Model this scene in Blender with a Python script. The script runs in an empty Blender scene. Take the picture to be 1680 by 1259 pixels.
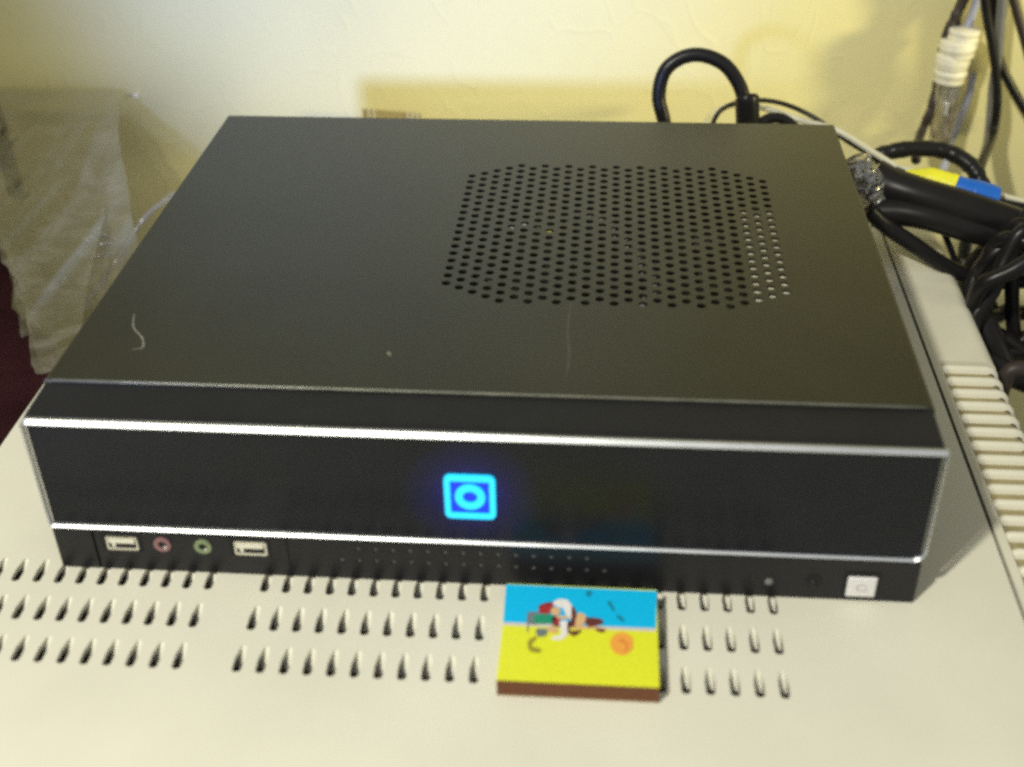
import bpy, bmesh, math, random
from mathutils import Vector, Matrix, noise
random.seed(7)
S = bpy.context.scene
COL = S.collection

# ------------------------------------------------------------------ camera, world, light, exposure
cam = bpy.data.cameras.new('camera')
camo = bpy.data.objects.new('camera', cam); COL.objects.link(camo)
rt, up, fw = [Vector(v) for v in ((0.996919, 0.076956, -0.015148), (-0.030859, 0.562395, 0.826293), (-0.072107, 0.823280, -0.563037))]
M = Matrix((rt, up, -fw)).transposed().to_4x4()
M.translation = Vector((0.04102, -0.31526, 0.30095))
camo.matrix_world = M
cam.sensor_width = 36.0
cam.lens = 36.0 * 2018.21 / 1680.0
cam.clip_start = 0.01
cam.clip_end = 50
cam.dof.use_dof = True
cam.dof.focus_distance = 0.52
cam.dof.aperture_fstop = 7.0
S.camera = camo

W = bpy.data.worlds.new('World'); S.world = W
W.use_nodes = True
bg = W.node_tree.nodes['Background']
bg.inputs['Color'].default_value = (0.97, 1.0, 1.0, 1)
bg.inputs['Strength'].default_value = 0.39

def lamp(name, kind, loc, target, energy, color, **kw):
    l = bpy.data.lights.new(name, kind); l.energy = energy; l.color = color
    for k, v in kw.items(): setattr(l, k, v)
    o = bpy.data.objects.new(name, l); COL.objects.link(o)
    o.location = loc
    o.rotation_euler = (Vector(target) - Vector(loc)).to_track_quat('-Z', 'Y').to_euler()
    return o
# the lamp above and to the left of the photographer: its cone leaves the far left of the wall dark
LAMP = (-0.31, -0.52, 0.265)
lamp('room_lamp_light', 'SPOT', (-0.40, -0.62, 0.95), (0.06, -0.04, 0.0), 58.0, (1.0, 0.98, 0.84),
     spot_size=math.radians(49), spot_blend=0.6, shadow_soft_size=0.030)
# separate lower spot added for the cool bright pool on the wallpaper
lamp('cool_pool_light', 'SPOT', LAMP, (-0.095, 0.42, 0.15), 47.0, (0.26, 0.38, 1.0),
     spot_size=math.radians(31), spot_blend=0.9, shadow_soft_size=0.032)
# warm fill added far to the right, cone narrowed to the wall
lamp('wall_fill_light', 'SPOT', (1.3, -0.08, 0.30), (0.08, 0.42, 0.09), 64.0, (1.0, 0.90, 0.42),
     spot_size=math.radians(17), spot_blend=0.9, shadow_soft_size=0.08)

S.view_settings.view_transform = 'Standard'
S.view_settings.look = 'None'
S.view_settings.exposure = 0.0
S.view_settings.gamma = 1.0
S.render.engine = 'CYCLES'
S.cycles.use_denoising = False        # the grain of the untouched samples suits the dim phone picture
S.cycles.sample_clamp_direct = 6.0
S.cycles.sample_clamp_indirect = 2.0
S.cycles.filter_width = 2.8
S.cycles.max_bounces = 8
S.cycles.transparent_max_bounces = 16

# ------------------------------------------------------------------ materials
def nd(nt, t, **kw):
    n = nt.nodes.new(t)
    for k, v in kw.items(): setattr(n, k, v)
    return n
def mat(name, col, rough=0.5, metal=0.0, var=0.08, scale=60.0, bump=0.0, bscale=900.0, spec=0.5, coat=0.0,
        dist=0.0003, emit=None, estr=0.0, alpha=1.0, trans=0.0):
    m = bpy.data.materials.new(name); m.use_nodes = True
    nt = m.node_tree; p = nt.nodes['Principled BSDF']
    tc = nd(nt, 'ShaderNodeTexCoord')
    n = nd(nt, 'ShaderNodeTexNoise'); n.inputs['Scale'].default_value = scale; n.inputs['Detail'].default_value = 5
    nt.links.new(tc.outputs['Object'], n.inputs['Vector'])
    r = nd(nt, 'ShaderNodeMapRange')
    r.inputs['From Min'].default_value = 0.25; r.inputs['From Max'].default_value = 0.75
    r.inputs['To Min'].default_value = 1 - var; r.inputs['To Max'].default_value = 1 + var
    nt.links.new(n.outputs['Fac'], r.inputs['Value'])
    v = nd(nt, 'ShaderNodeVectorMath', operation='SCALE'); v.inputs[0].default_value = col[:3]
    nt.links.new(r.outputs['Result'], v.inputs['Scale'])
    nt.links.new(v.outputs['Vector'], p.inputs['Base Color'])
    r2 = nd(nt, 'ShaderNodeMapRange')
    r2.inputs['To Min'].default_value = max(0.02, rough * 0.85); r2.inputs['To Max'].default_value = min(1, rough * 1.15)
    nt.links.new(n.outputs['Fac'], r2.inputs['Value'])
    nt.links.new(r2.outputs['Result'], p.inputs['Roughness'])
    p.inputs['Metallic'].default_value = metal
    p.inputs['Specular IOR Level'].default_value = spec
    p.inputs['Coat Weight'].default_value = coat
    p.inputs['Coat Roughness'].default_value = 0.1
    p.inputs['Alpha'].default_value = alpha
    p.inputs['Transmission Weight'].default_value = trans
    if bump:
        b = nd(nt, 'ShaderNodeTexNoise'); b.inputs['Scale'].default_value = bscale; b.inputs['Detail'].default_value = 3
        nt.links.new(tc.outputs['Object'], b.inputs['Vector'])
        bn = nd(nt, 'ShaderNodeBump'); bn.inputs['Strength'].default_value = bump; bn.inputs['Distance'].default_value = dist
        nt.links.new(b.outputs['Fac'], bn.inputs['Height']); nt.links.new(bn.outputs['Normal'], p.inputs['Normal'])
    if emit:
        p.inputs['Emission Color'].default_value = (*emit, 1); p.inputs['Emission Strength'].default_value = estr
    return m

BEIGE = mat('beige_plastic', (0.68, 0.655, 0.545), 0.50, var=0.07, scale=14, bump=0.25, bscale=1500, spec=0.4)
BEIGE2 = mat('beige_plastic_side', (0.66, 0.63, 0.51), 0.45, var=0.13, scale=18, bump=0.2, bscale=1500, spec=0.4)
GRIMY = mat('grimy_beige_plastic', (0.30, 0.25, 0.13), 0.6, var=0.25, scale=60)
SEAM = mat('seam_dark', (0.10, 0.09, 0.06), 0.8)
INSIDE = mat('slot_shade_brown', (0.09, 0.06, 0.03), 0.8)  # dark brown stands in for the shade inside the slots
STEEL = mat('black_painted_steel', (0.018, 0.0175, 0.011), 0.36, var=0.30, scale=14, bump=0.35, bscale=2600, spec=0.62, dist=0.0002)
PLAST = mat('black_plastic', (0.013, 0.013, 0.015), 0.38, var=0.1, bump=0.3, bscale=2500, spec=0.30, dist=0.0001)
GLOSS = mat('gloss_black_panel', (0.010, 0.011, 0.015), 0.22, var=0.1, spec=0.22)
def smoked():
    nt = GLOSS.node_tree; p = nt.nodes['Principled BSDF']; out = nt.nodes['Material Output']
    t = nt.nodes.new('ShaderNodeBsdfTranslucent'); t.inputs['Color'].default_value = (0.5, 0.5, 0.5, 1)
    m = nt.nodes.new('ShaderNodeMixShader'); m.inputs[0].default_value = 0.06
    nt.links.new(p.outputs[0], m.inputs[1]); nt.links.new(t.outputs[0], m.inputs[2]); nt.links.new(m.outputs[0], out.inputs['Surface'])
smoked()
EDGE = mat('worn_glint_edge', (0.16, 0.16, 0.13), 0.35, var=0.4, scale=90, metal=0.3)
CHROME = mat('satin_chrome', (0.86, 0.87, 0.89), 0.30, metal=1.0, var=0.04)
NICKEL = mat('nickel', (0.85, 0.83, 0.75), 0.30, metal=1.0, var=0.05)
DARK = mat('dark_gap', (0.006, 0.006, 0.006), 0.9)
TONGUE = mat('white_usb_tongue', (0.75, 0.72, 0.60), 0.5)
PINK = mat('pink_jack', (0.24, 0.12, 0.13), 0.4)
LIME = mat('green_jack', (0.20, 0.25, 0.13), 0.4)
CYAN = mat('cyan_glow', (0.02, 0.3, 0.5), 0.4, emit=(0.010, 0.62, 1.0), estr=1.1)
BLUE = mat('blue_backlight', (0.0, 0.02, 0.3), 0.4, emit=(0.002, 0.04, 1.0), estr=0.7)
STICK = mat('white_sticker', (0.72, 0.70, 0.70), 0.35, var=0.05)
STICKG = mat('grey_print', (0.50, 0.49, 0.50), 0.5)
CABLE = mat('black_rubber', (0.011, 0.010, 0.010), 0.32, var=0.2, spec=0.22)
CABLE2 = mat('dark_brown_rubber', (0.035, 0.026, 0.022), 0.5, var=0.25, spec=0.4)
CGREY = mat('grey_cable', (0.16, 0.16, 0.15), 0.45, var=0.15)
CLILAC = mat('pale_grey_cable', (0.36, 0.37, 0.45), 0.45, var=0.1)
CWHITE = mat('cream_cable', (0.55, 0.53, 0.42), 0.4, var=0.06)
TAPEW = mat('white_tape', (0.74, 0.70, 0.56), 0.45, var=0.06, scale=200, bump=0.4, bscale=500)
TAPEY = mat('yellow_tape', (0.75, 0.72, 0.03), 0.45, var=0.05)
TAPEB = mat('blue_tape', (0.005, 0.11, 0.52), 0.4, var=0.05)
MAROON = mat('maroon_cloth', (0.055, 0.014, 0.018), 0.8, var=0.3, scale=40, bump=0.6, bscale=700, spec=0.2)
CARD = mat('tan_card', (0.42, 0.33, 0.14), 0.7, var=0.1)
CARDL = mat('pale_card_stripe', (0.70, 0.66, 0.48), 0.7)
STRIKER = mat('brown_striker', (0.14, 0.050, 0.018), 0.85, var=0.15, scale=500, bump=0.5, bscale=3000)
TRAY = mat('matchbox_card', (0.45, 0.36, 0.22), 0.8)
SCRATCH = mat('scratch_grey', (0.20, 0.19, 0.13), 0.6, var=0.3, scale=400)
SMUDGE = mat('smudge_grey', (0.055, 0.055, 0.040), 0.6, var=0.3, scale=400)
PCB = mat('circuit_board_green', (0.05, 0.06, 0.03), 0.5, var=0.5, scale=200)
SILVER = mat('bare_steel', (0.5, 0.5, 0.46), 0.35, metal=0.8)
REDP = mat('red_part', (0.5, 0.03, 0.02), 0.5)
YELP = mat('yellow_part', (0.5, 0.45, 0.08), 0.5)
PINM = mat('white_pin', (0.9, 0.9, 0.95), 0.15, spec=1.0)
STEEL.node_tree.nodes['Principled BSDF'].inputs['Specular Tint'].default_value = (1.0, 0.98, 0.80, 1)
def ink(name, c): return mat('ink_' + name, c, 0.4, var=0.06, scale=700, bump=0.15, bscale=2500)
I_BLUE = ink('blue', (0.003, 0.46, 0.80)); I_YEL = ink('yellow', (0.72, 0.74, 0.03)); I_PALE = ink('pale', (0.62, 0.55, 0.55))
I_RED = ink('red', (0.36, 0.03, 0.03)); I_SKIN = ink('skin', (0.66, 0.42, 0.20)); I_WHITE = ink('white', (0.76, 0.72, 0.70))
I_GREEN = ink('green', (0.02, 0.27, 0.15)); I_BROWN = ink('brown', (0.13, 0.035, 0.03)); I_GREY = ink('grey', (0.16, 0.19, 0.19))
I_ORG = ink('orange', (0.82, 0.36, 0.06)); I_ORG2 = ink('deep_orange', (0.72, 0.22, 0.05)); I_TEAL = ink('teal', (0.01, 0.22, 0.33))
I_OLIVE = ink('olive', (0.30, 0.26, 0.03))

def wallpaper():
    m = mat('wallpaper', (0.75, 0.68, 0.35), 0.55, var=0.05, scale=9, spec=0.35)
    nt = m.node_tree; p = nt.nodes['Principled BSDF']
    tc = nd(nt, 'ShaderNodeTexCoord')
    n = nd(nt, 'ShaderNodeTexNoise'); n.inputs['Scale'].default_value = 14; n.inputs['Detail'].default_value = 2
    nt.links.new(tc.outputs['Object'], n.inputs['Vector'])
    a = nd(nt, 'ShaderNodeVectorMath', operation='MULTIPLY_ADD')
    a.inputs[1].default_value = (0.09, 0.09, 0.09)
    nt.links.new(n.outputs['Color'], a.inputs[0]); nt.links.new(tc.outputs['Object'], a.inputs[2])
    mp = nd(nt, 'ShaderNodeMapping'); mp.inputs['Scale'].default_value = (34, 34, 13); mp.inputs['Rotation'].default_value = (0, 0.5, 0)
    nt.links.new(a.outputs['Vector'], mp.inputs['Vector'])
    v = nd(nt, 'ShaderNodeTexVoronoi', feature='DISTANCE_TO_EDGE'); v.inputs['Scale'].default_value = 1.0
    nt.links.new(mp.outputs['Vector'], v.inputs['Vector'])
    r = nd(nt, 'ShaderNodeMapRange', interpolation_type='SMOOTHSTEP')
    r.inputs['From Min'].default_value = 0.0; r.inputs['From Max'].default_value = 0.05
    r.inputs['To Min'].default_value = 1.0; r.inputs['To Max'].default_value = 0.0
    nt.links.new(v.outputs['Distance'], r.inputs['Value'])
    n2 = nd(nt, 'ShaderNodeTexNoise'); n2.inputs['Scale'].default_value = 30
    nt.links.new(tc.outputs['Object'], n2.inputs['Vector'])
    r2 = nd(nt, 'ShaderNodeMapRange'); r2.inputs['From Min'].default_value = 0.42; r2.inputs['From Max'].default_value = 0.6
    nt.links.new(n2.outputs['Fac'], r2.inputs['Value'])
    mu = nd(nt, 'ShaderNodeMath', operation='MULTIPLY')
    nt.links.new(r.outputs['Result'], mu.inputs[0]); nt.links.new(r2.outputs['Result'], mu.inputs[1])
    n3 = nd(nt, 'ShaderNodeTexNoise'); n3.inputs['Scale'].default_value = 220; n3.inputs['Detail'].default_value = 6
    nt.links.new(tc.outputs['Object'], n3.inputs['Vector'])
    ad = nd(nt, 'ShaderNodeMath', operation='MULTIPLY_ADD'); ad.inputs[1].default_value = 0.55
    nt.links.new(n3.outputs['Fac'], ad.inputs[0]); nt.links.new(mu.outputs[0], ad.inputs[2])
    bn = nd(nt, 'ShaderNodeBump'); bn.inputs['Strength'].default_value = 0.5; bn.inputs['Distance'].default_value = 0.0003
    nt.links.new(ad.outputs[0], bn.inputs['Height']); nt.links.new(bn.outputs['Normal'], p.inputs['Normal'])
    return m
WALL = wallpaper()

def plastic_film(name, diff=0.075, gloss=0.14):
    m = bpy.data.materials.new(name); m.use_nodes = True
    nt = m.node_tree; nt.nodes.remove(nt.nodes['Principled BSDF']); out = nt.nodes['Material Output']
    t = nd(nt, 'ShaderNodeBsdfTransparent'); t.inputs['Color'].default_value = (0.84, 0.82, 0.79, 1)
    d = nd(nt, 'ShaderNodeBsdfDiffuse'); d.inputs['Color'].default_value = (0.62, 0.60, 0.55, 1)
    tl = nd(nt, 'ShaderNodeBsdfTranslucent'); tl.inputs['Color'].default_value = (0.55, 0.53, 0.48, 1)
    g = nd(nt, 'ShaderNodeBsdfGlossy'); g.inputs['Roughness'].default_value = 0.10
    m1 = nd(nt, 'ShaderNodeMixShader'); m1.inputs[0].default_value = 0.4
    nt.links.new(d.outputs[0], m1.inputs[1]); nt.links.new(tl.outputs[0], m1.inputs[2])
    tc = nd(nt, 'ShaderNodeTexCoord'); n = nd(nt, 'ShaderNodeTexNoise'); n.inputs['Scale'].default_value = 40; n.inputs['Detail'].default_value = 8; n.inputs['Distortion'].default_value = 1.5
    nt.links.new(tc.outputs['Object'], n.inputs['Vector'])
    r = nd(nt, 'ShaderNodeMapRange'); r.inputs['From Min'].default_value = 0.46; r.inputs['From Max'].default_value = 0.74
    r.inputs['To Min'].default_value = diff * 0.2; r.inputs['To Max'].default_value = min(0.8, diff * 4.0)
    nt.links.new(n.outputs['Fac'], r.inputs['Value'])
    m2 = nd(nt, 'ShaderNodeMixShader'); nt.links.new(r.outputs['Result'], m2.inputs[0])
    nt.links.new(t.outputs[0], m2.inputs[1]); nt.links.new(m1.outputs[0], m2.inputs[2])
    m3 = nd(nt, 'ShaderNodeMixShader'); lw = nd(nt, 'ShaderNodeLayerWeight'); lw.inputs['Blend'].default_value = 0.35
    mm = nd(nt, 'ShaderNodeMath', operation='MULTIPLY_ADD'); mm.inputs[1].default_value = 0.5; mm.inputs[2].default_value = gloss
    nt.links.new(lw.outputs['Facing'], mm.inputs[0]); nt.links.new(mm.outputs[0], m3.inputs[0])
    nt.links.new(m2.outputs[0], m3.inputs[1]); nt.links.new(g.outputs[0], m3.inputs[2])
    nt.links.new(m3.outputs[0], out.inputs['Surface'])
    return m
FILM = plastic_film('clear_plastic_film')
FILM2 = plastic_film('clear_plastic_wrap', 0.35, 0.30)

# ------------------------------------------------------------------ helpers
def empty(name, loc, label, cat, group=None):
    o = bpy.data.objects.new(name, None); COL.objects.link(o); o.location = loc
    o.empty_display_size = 0.01
    tag(o, label, cat, group); return o
def tag(o, label, cat, group=None):
    o['label'] = label; o['category'] = cat
    if group: o['group'] = group
    return o
def wloc(o):
    v = Vector((0, 0, 0))
    while o: v = v + Vector(o.location); o = o.parent
    return v
def obj(name, bm, m, parent=None, smooth=False, label=None, origin=None):
    me = bpy.data.meshes.new(name)
    base = wloc(parent) if parent else Vector((0, 0, 0))
    org = Vector(origin) if origin is not None else base
    bmesh.ops.translate(bm, verts=bm.verts, vec=-org)
    bmesh.ops.recalc_face_normals(bm, faces=bm.faces)
    bm.to_mesh(me); bm.free()
    for x in (m if isinstance(m, (list, tuple)) else [m]): me.materials.append(x)
    if smooth:
        for p in me.polygons: p.use_smooth = True
    o = bpy.data.objects.new(name, me); COL.objects.link(o)
    if parent: o.parent = parent
    o.location = org - base
    if label: o['label'] = label
    return o
def box(bm, x0, x1, y0, y1, z0, z1, bev=0.0, seg=2):
    r = bmesh.ops.create_cube(bm, size=1)
    vs = r['verts']
    for v in vs:
        v.co = Vector(((x0 + x1) / 2 + v.co.x * (x1 - x0), (y0 + y1) / 2 + v.co.y * (y1 - y0), (z0 + z1) / 2 + v.co.z * (z1 - z0)))
    if bev:
        es = list({e for v in vs for e in v.link_edges})
        bmesh.ops.bevel(bm, geom=es, offset=bev, segments=seg, affect='EDGES', profile=0.5)
    return bm
def bx(*a, **k): return box(bmesh.new(), *a, **k)
def smooth_path(pts, n=10):
    P = [Vector(p) for p in pts]; out = []
    for i in range(len(P) - 1):
        p0 = P[max(i - 1, 0)]; p1 = P[i]; p2 = P[i + 1]; p3 = P[min(i + 2, len(P) - 1)]
        for k in range(n):
            t = k / n
            out.append(0.5 * ((2 * p1) + (p2 - p0) * t + (2 * p0 - 5 * p1 + 4 * p2 - p3) * t * t + (3 * p1 - p0 - 3 * p2 + p3) * t ** 3))
    out.append(P[-1]); return out
def tube(bm, pts, r, sides=14, n=10, wob=0.0, rf=None, seed=0.0):
    path = smooth_path(pts, n); rings = []
    prev = None
    for i, p in enumerate(path):
        d = (path[min(i + 1, len(path) - 1)] - path[max(i - 1, 0)]).normalized()
        if prev is None:
            a = d.orthogonal().normalized()
        else:
            a = (prev - d * prev.dot(d)).normalized()
        prev = a; b = d.cross(a)
        t = i / (len(path) - 1)
        rr = (rf(t) if rf else r)
        if wob: rr *= 1 + wob * noise.noise(Vector((i * 0.35 + seed, seed, 0)))
        rings.append([bm.verts.new(p + (a * math.cos(2 * math.pi * k / sides) + b * math.sin(2 * math.pi * k / sides)) * rr) for k in range(sides)])
    for i in range(len(rings) - 1):
        for k in range(sides):
            bm.faces.new((rings[i][k], rings[i][(k + 1) % sides], rings[i + 1][(k + 1) % sides], rings[i + 1][k]))
    bm.faces.new(rings[0][::-1]); bm.faces.new(rings[-1])
    return bm
def cyl(bm, c, axis, r, h, sides=24, r2=None):
    a = Vector(axis).normalized(); u = a.orthogonal().normalized(); w = a.cross(u); c = Vector(c)
    r2 = r if r2 is None else r2
    A = [bm.verts.new(c + (u * math.cos(2 * math.pi * k / sides) + w * math.sin(2 * math.pi * k / sides)) * r) for k in range(sides)]
    B = [bm.verts.new(c + a * h + (u * math.cos(2 * math.pi * k / sides) + w * math.sin(2 * math.pi * k / sides)) * r2) for k in range(sides)]
    for k in range(sides): bm.faces.new((A[k], A[(k + 1) % sides], B[(k + 1) % sides], B[k]))
    bm.faces.new(A[::-1]); bm.faces.new(B); return bm
def ringprism(bm, outer, inner, f, d0, d1):
    """outer, inner: equal-length 2-D loops; f(u, v, d) -> point; a frame with thickness"""
    n = len(outer)
    L = [[bm.verts.new(f(*p, d)) for p in lp] for lp in (outer, inner) for d in (d0, d1)]
    o0, o1, i0, i1 = L
    for k in range(n):
        j = (k + 1) % n
        bm.faces.new((o0[k], o0[j], o1[j], o1[k])); bm.faces.new((i0[j], i0[k], i1[k], i1[j]))
        bm.faces.new((o0[j], o0[k], i0[k], i0[j])); bm.faces.new((o1[k], o1[j], i1[j], i1[k]))
    return bm
def rrect(x0, x1, y0, y1, r, seg=6):
    pts = []
    for cx, cy, a0 in ((x1 - r, y1 - r, 0), (x0 + r, y1 - r, 90), (x0 + r, y0 + r, 180), (x1 - r, y0 + r, 270)):
        for k in range(seg + 1):
            a = math.radians(a0 + 90 * k / seg); pts.append((cx + r * math.cos(a), cy + r * math.sin(a)))
    return pts
def perforated(bm, cols, u0, u1, v0, v1, f, prof, depth, wall=True):
    """a panel u0..u1 x v0..v1 cut with openings. cols = [(ua, ub, [(va, vb, cu, cv)])] sorted.
    prof = unit opening outline (offsets); f(u, v, d) gives the point at depth d below the face."""
    V = lambda u, v, d=0.0: bm.verts.new(f(u, v, d))
    def quad(a, b, c, d):
        if b - a > 1e-7 and d - c > 1e-7: bm.faces.new((V(a, c), V(b, c), V(b, d), V(a, d)))
    cu = u0
    for ua, ub, cells in cols:
        quad(cu, ua, v0, v1); cu = ub; cv = v0
        for va, vb, hu, hv in cells:
            quad(ua, ub, cv, va); cv = vb
            n = len(prof); q = n // 4
            O = [V(ub, vb), V(ua, vb), V(ua, va), V(ub, va)]
            Hh = [V(hu + p[0], hv + p[1]) for p in prof]
            for s in range(4):   # quadrant s holds prof[s*q .. (s+1)*q]
                idx = [(s * q + k) % n for k in range(q + 1)]
                for k in range(q): bm.faces.new((O[s], Hh[idx[k + 1]], Hh[idx[k]]))
                bm.faces.new((O[s], O[(s + 1) % 4], Hh[idx[-1]]))
            if wall:
                D = [V(hu + p[0], hv + p[1], depth) for p in prof]
                for k in range(n): bm.faces.new((Hh[k], Hh[(k + 1) % n], D[(k + 1) % n], D[k]))
        quad(ua, ub, cv, v1)
    quad(cu, u1, v0, v1)
    return bm

# ------------------------------------------------------------------ the setting
bm = bx(-1.6, 1.6, 0.42, 0.48, -0.75, 1.2)
o = obj('wall', bm, WALL); o['kind'] = 'structure'
DESK = mat('desk_top_grey', (0.34, 0.32, 0.26), 0.6, var=0.2, scale=20)
bm = bx(-1.6, 1.6, -0.8, 0.418, -0.36, -0.33, bev=0.003)
o = obj('desk_top', bm, DESK); o['kind'] = 'structure'

# ------------------------------------------------------------------ the beige monitor that carries everything
MX0, MX1, MY0, MY1 = -0.2045, 0.1850, -0.16, 0.315
mon = empty('monitor', (0.0, 0.08, -0.33), 'large beige plastic monitor housing with rows of vent slots under the black computer', 'monitor')
cols = []
SLW, SLL = 0.0017, 0.0060
# make the loop exact: quadrants start on the axes
def slot_prof():
    pts = []
    for s in range(4):
        for k in range(3):
            a = math.radians(90 * s + 30 * k)
            x = SLW * math.cos(a); y = SLW * math.sin(a)
            if s in (0, 1) and not (s == 0 and k == 0): y += SLL - SLW
            elif s in (2, 3) and not (s == 2 and k == 0): y -= SLL - SLW
            if y > 0.001: x *= 0.62
            pts.append((x, y))
    return pts
prof = slot_prof()
rowc = (-0.0400, -0.0213, -0.0030)
slots = []
for g0 in (-0.1722, -0.0745, 0.0244):
    for k in range(11):
        x = g0 + 0.00776 * k
        cols.append((x - 0.0036, x + 0.0036, [(yc - 0.0078, yc + 0.0078, x, yc) for yc in rowc]))
        slots += [(x, yc) for yc in rowc]
fz = lambda u, v, d: Vector((u, v, -d))
bm = perforated(bmesh.new(), cols, MX0 + 0.003, MX1, MY0 + 0.003, MY1 - 0.003, fz, prof, 0.0019)
# rolled edge and sides
sec = [(0.003, 0.0), (0.0016, -0.0004), (0.0005, -0.0014), (0.0, -0.003), (-0.004, -0.30)]
loops = []
for ins, z in sec:
    loops.append([bm.verts.new(p) for p in ((MX0 + ins, MY0 + ins, z), (MX1, MY0 + ins, z), (MX1, MY1 - ins, z), (MX0 + ins, MY1 - ins, z))])
for a, b in zip(loops, loops[1:]):
    for k in (0, 2, 3): bm.faces.new((a[k], a[(k + 1) % 4], b[(k + 1) % 4], b[k]))
obj('top_shell', bm, BEIGE, mon)
# a sloping tongue closes the far half of each slot
bm = bmesh.new()
a = [bm.verts.new(p) for p in ((-0.0017, 0.0008, -0.0052), (0.0017, 0.0008, -0.0052), (0.0014, SLL, -0.0001), (-0.0014, SLL, -0.0001))]
b = [bm.verts.new((v.co.x, v.co.y + 0.0004, v.co.z - 0.0015)) for v in a]
bm.faces.new(a); bm.faces.new(b[::-1])
for k in range(4): bm.faces.new((a[k], b[k], b[(k + 1) % 4], a[(k + 1) % 4]))
tongue = obj('slot_tongue', bm, BEIGE, mon, origin=(0, 0, 0))
for i, (x, yc) in enumerate(slots):
    o = tongue if i == 0 else bpy.data.objects.new('slot_tongue', tongue.data)
    if i: COL.objects.link(o); o.parent = mon
    o.location = Vector((x, yc, 0)) - wloc(mon)
obj('slot_shade_sheet', bx(MX0 + 0.01, MX1 - 0.004, MY0 + 0.01, MY1 - 0.01, -0.016, -0.013), INSIDE, mon)  # sheet added so the slots look dark inside
# seam groove, then the side shell with its ribbed grip
obj('seam_groove', bx(MX1 + 0.0000, MX1 + 0.0014, MY0, MY1, -0.02, -0.0022), SEAM, mon)
SX0, SX1 = MX1 + 0.0014, 0.2155
GX0, GY1 = 0.1898, 0.1530
def side_section(bm, y0, y1, x0, ztop):
    pr = [(x0, ztop), (SX1 - 0.006, ztop)]
    for k in range(1, 7):
        a = math.radians(90 - 15 * k); pr.append((SX1 - 0.006 + 0.006 * math.cos(a), ztop - 0.006 + 0.006 * math.sin(a)))
    pr += [(SX1 + 0.002, -0.30), (x0, -0.30)]
    A = [bm.verts.new((x, y0, z)) for x, z in pr]; B = [bm.verts.new((x, y1, z)) for x, z in pr]
    for k in range(len(pr)): bm.faces.new((A[k], A[(k + 1) % len(pr)], B[(k + 1) % len(pr)], B[k]))
    bm.faces.new(A[::-1]); bm.faces.new(B)
bm = bmesh.new()
side_section(bm, GY1, MY1, SX0, 0.0)
box(bm, SX0, GX0, MY0, GY1, -0.30, 0.0)
obj('side_shell', bm, BEIGE2, mon)
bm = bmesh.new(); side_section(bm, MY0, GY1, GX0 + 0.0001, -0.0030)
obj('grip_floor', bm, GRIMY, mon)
rib_me = None
for i in range(33):
    y = 0.1495 - 0.00925 * i
    if y < MY0 + 0.004: break
    if rib_me is None:
        bm = bmesh.new()
        pr = [(-0.0021, -0.0032), (-0.0017, -0.0011), (-0.0008, -0.0002), (0.0, 0.0), (0.0008, -0.0002), (0.0017, -0.0011), (0.0021, -0.0032)]
        st = [(0.0, -0.0028), (0.0008, -0.0009), (0.0022, 0.0)]
        xs = [(GX0 + a, z, 0) for a, z in st] + [(SX1 - 0.0060, 0.0, 0), (SX1 - 0.0030, -0.0008, 0.0), (SX1 - 0.0008, -0.0030, 0), (SX1 + 0.0002, -0.0060, 0), (SX1 + 0.0006, -0.030, 0)]
        R_ = []
        for j, (x, z, _) in enumerate(xs):
            nrm = 0.0 if j < 4 else (0.5, 0.85, 1.0, 1.0)[j - 4]
            R_.append([bm.verts.new((x + pz * nrm * 0.6, py, z + pz * (1 - nrm))) for py, pz in pr])
        for a, b in zip(R_, R_[1:]):
            for k in range(len(pr) - 1): bm.faces.new((a[k], a[k + 1], b[k + 1], b[k]))
        bm.faces.new(R_[0]); bm.faces.new(R_[-1])
        o = obj('rib', bm, BEIGE2, mon, smooth=True, origin=(0, 0, 0)); rib_me = o.data
        o.location = Vector((0, y, 0)) - wloc(mon)
    else:
        o = bpy.data.objects.new('rib', rib_me); COL.objects.link(o); o.parent = mon
        o.location = Vector((0, y, 0)) - wloc(mon)
obj('front_shell', bx(MX0 + 0.004, SX1 - 0.004, MY0 - 0.02, MY0 - 0.0005, -0.30, -0.004, bev=0.002), BEIGE, mon)

# ------------------------------------------------------------------ the black computer
HW, H, D, YF = 0.150, 0.0668, 0.2583, 0.0206
pc = empty('computer', (0, 0.13, 0.0), 'slim black desktop computer with perforated top and glowing blue square power button', 'computer')
# steel cover with staggered round perforation
P_U, P_V, HR = 0.00538, 0.00608, 0.00178
cprof = [(HR * math.cos(math.radians(30 * k)), HR * math.sin(math.radians(30 * k))) for k in range(12)]
cols = []
ymid = 0.1428
for k in range(25):
    e = min(k, 24 - k)
    n = 17 + e if e < 4 else (21 if (k % 2 == 0) else 20)
    x = -0.0196 + P_U * k
    cs = []
    for j in range(n):
        y = ymid + (j - (n - 1) / 2) * P_V
        cs.append((y - P_V / 2, y + P_V / 2, x, y))
    cols.append((x - P_U / 2, x + P_U / 2, cs))
bm = perforated(bmesh.new(), cols, -HW + 0.0012, HW - 0.0012, YF + 0.0012, D - 0.001, lambda u, v, d: Vector((u, v, H - d)), cprof, 0.0009)
def skirt(bm, sec, open_front=False):
    loops = []
    for ins, z in sec:
        loops.append([bm.verts.new(p) for p in ((-HW + ins, YF + ins, z), (HW - ins, YF + ins, z), (HW - ins, D - ins, z), (-HW + ins, D - ins, z))])
    for a, b in zip(loops, loops[1:]):
        for k in range(4):
            if k == 0 and open_front: continue
            bm.faces.new((a[k], a[(k + 1) % 4], b[(k + 1) % 4], b[k]))
skirt(bm, [(0.0012, H), (0.0005, H - 0.0003), (0.0001, H - 0.0009), (0.0, H - 0.0018)])
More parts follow.
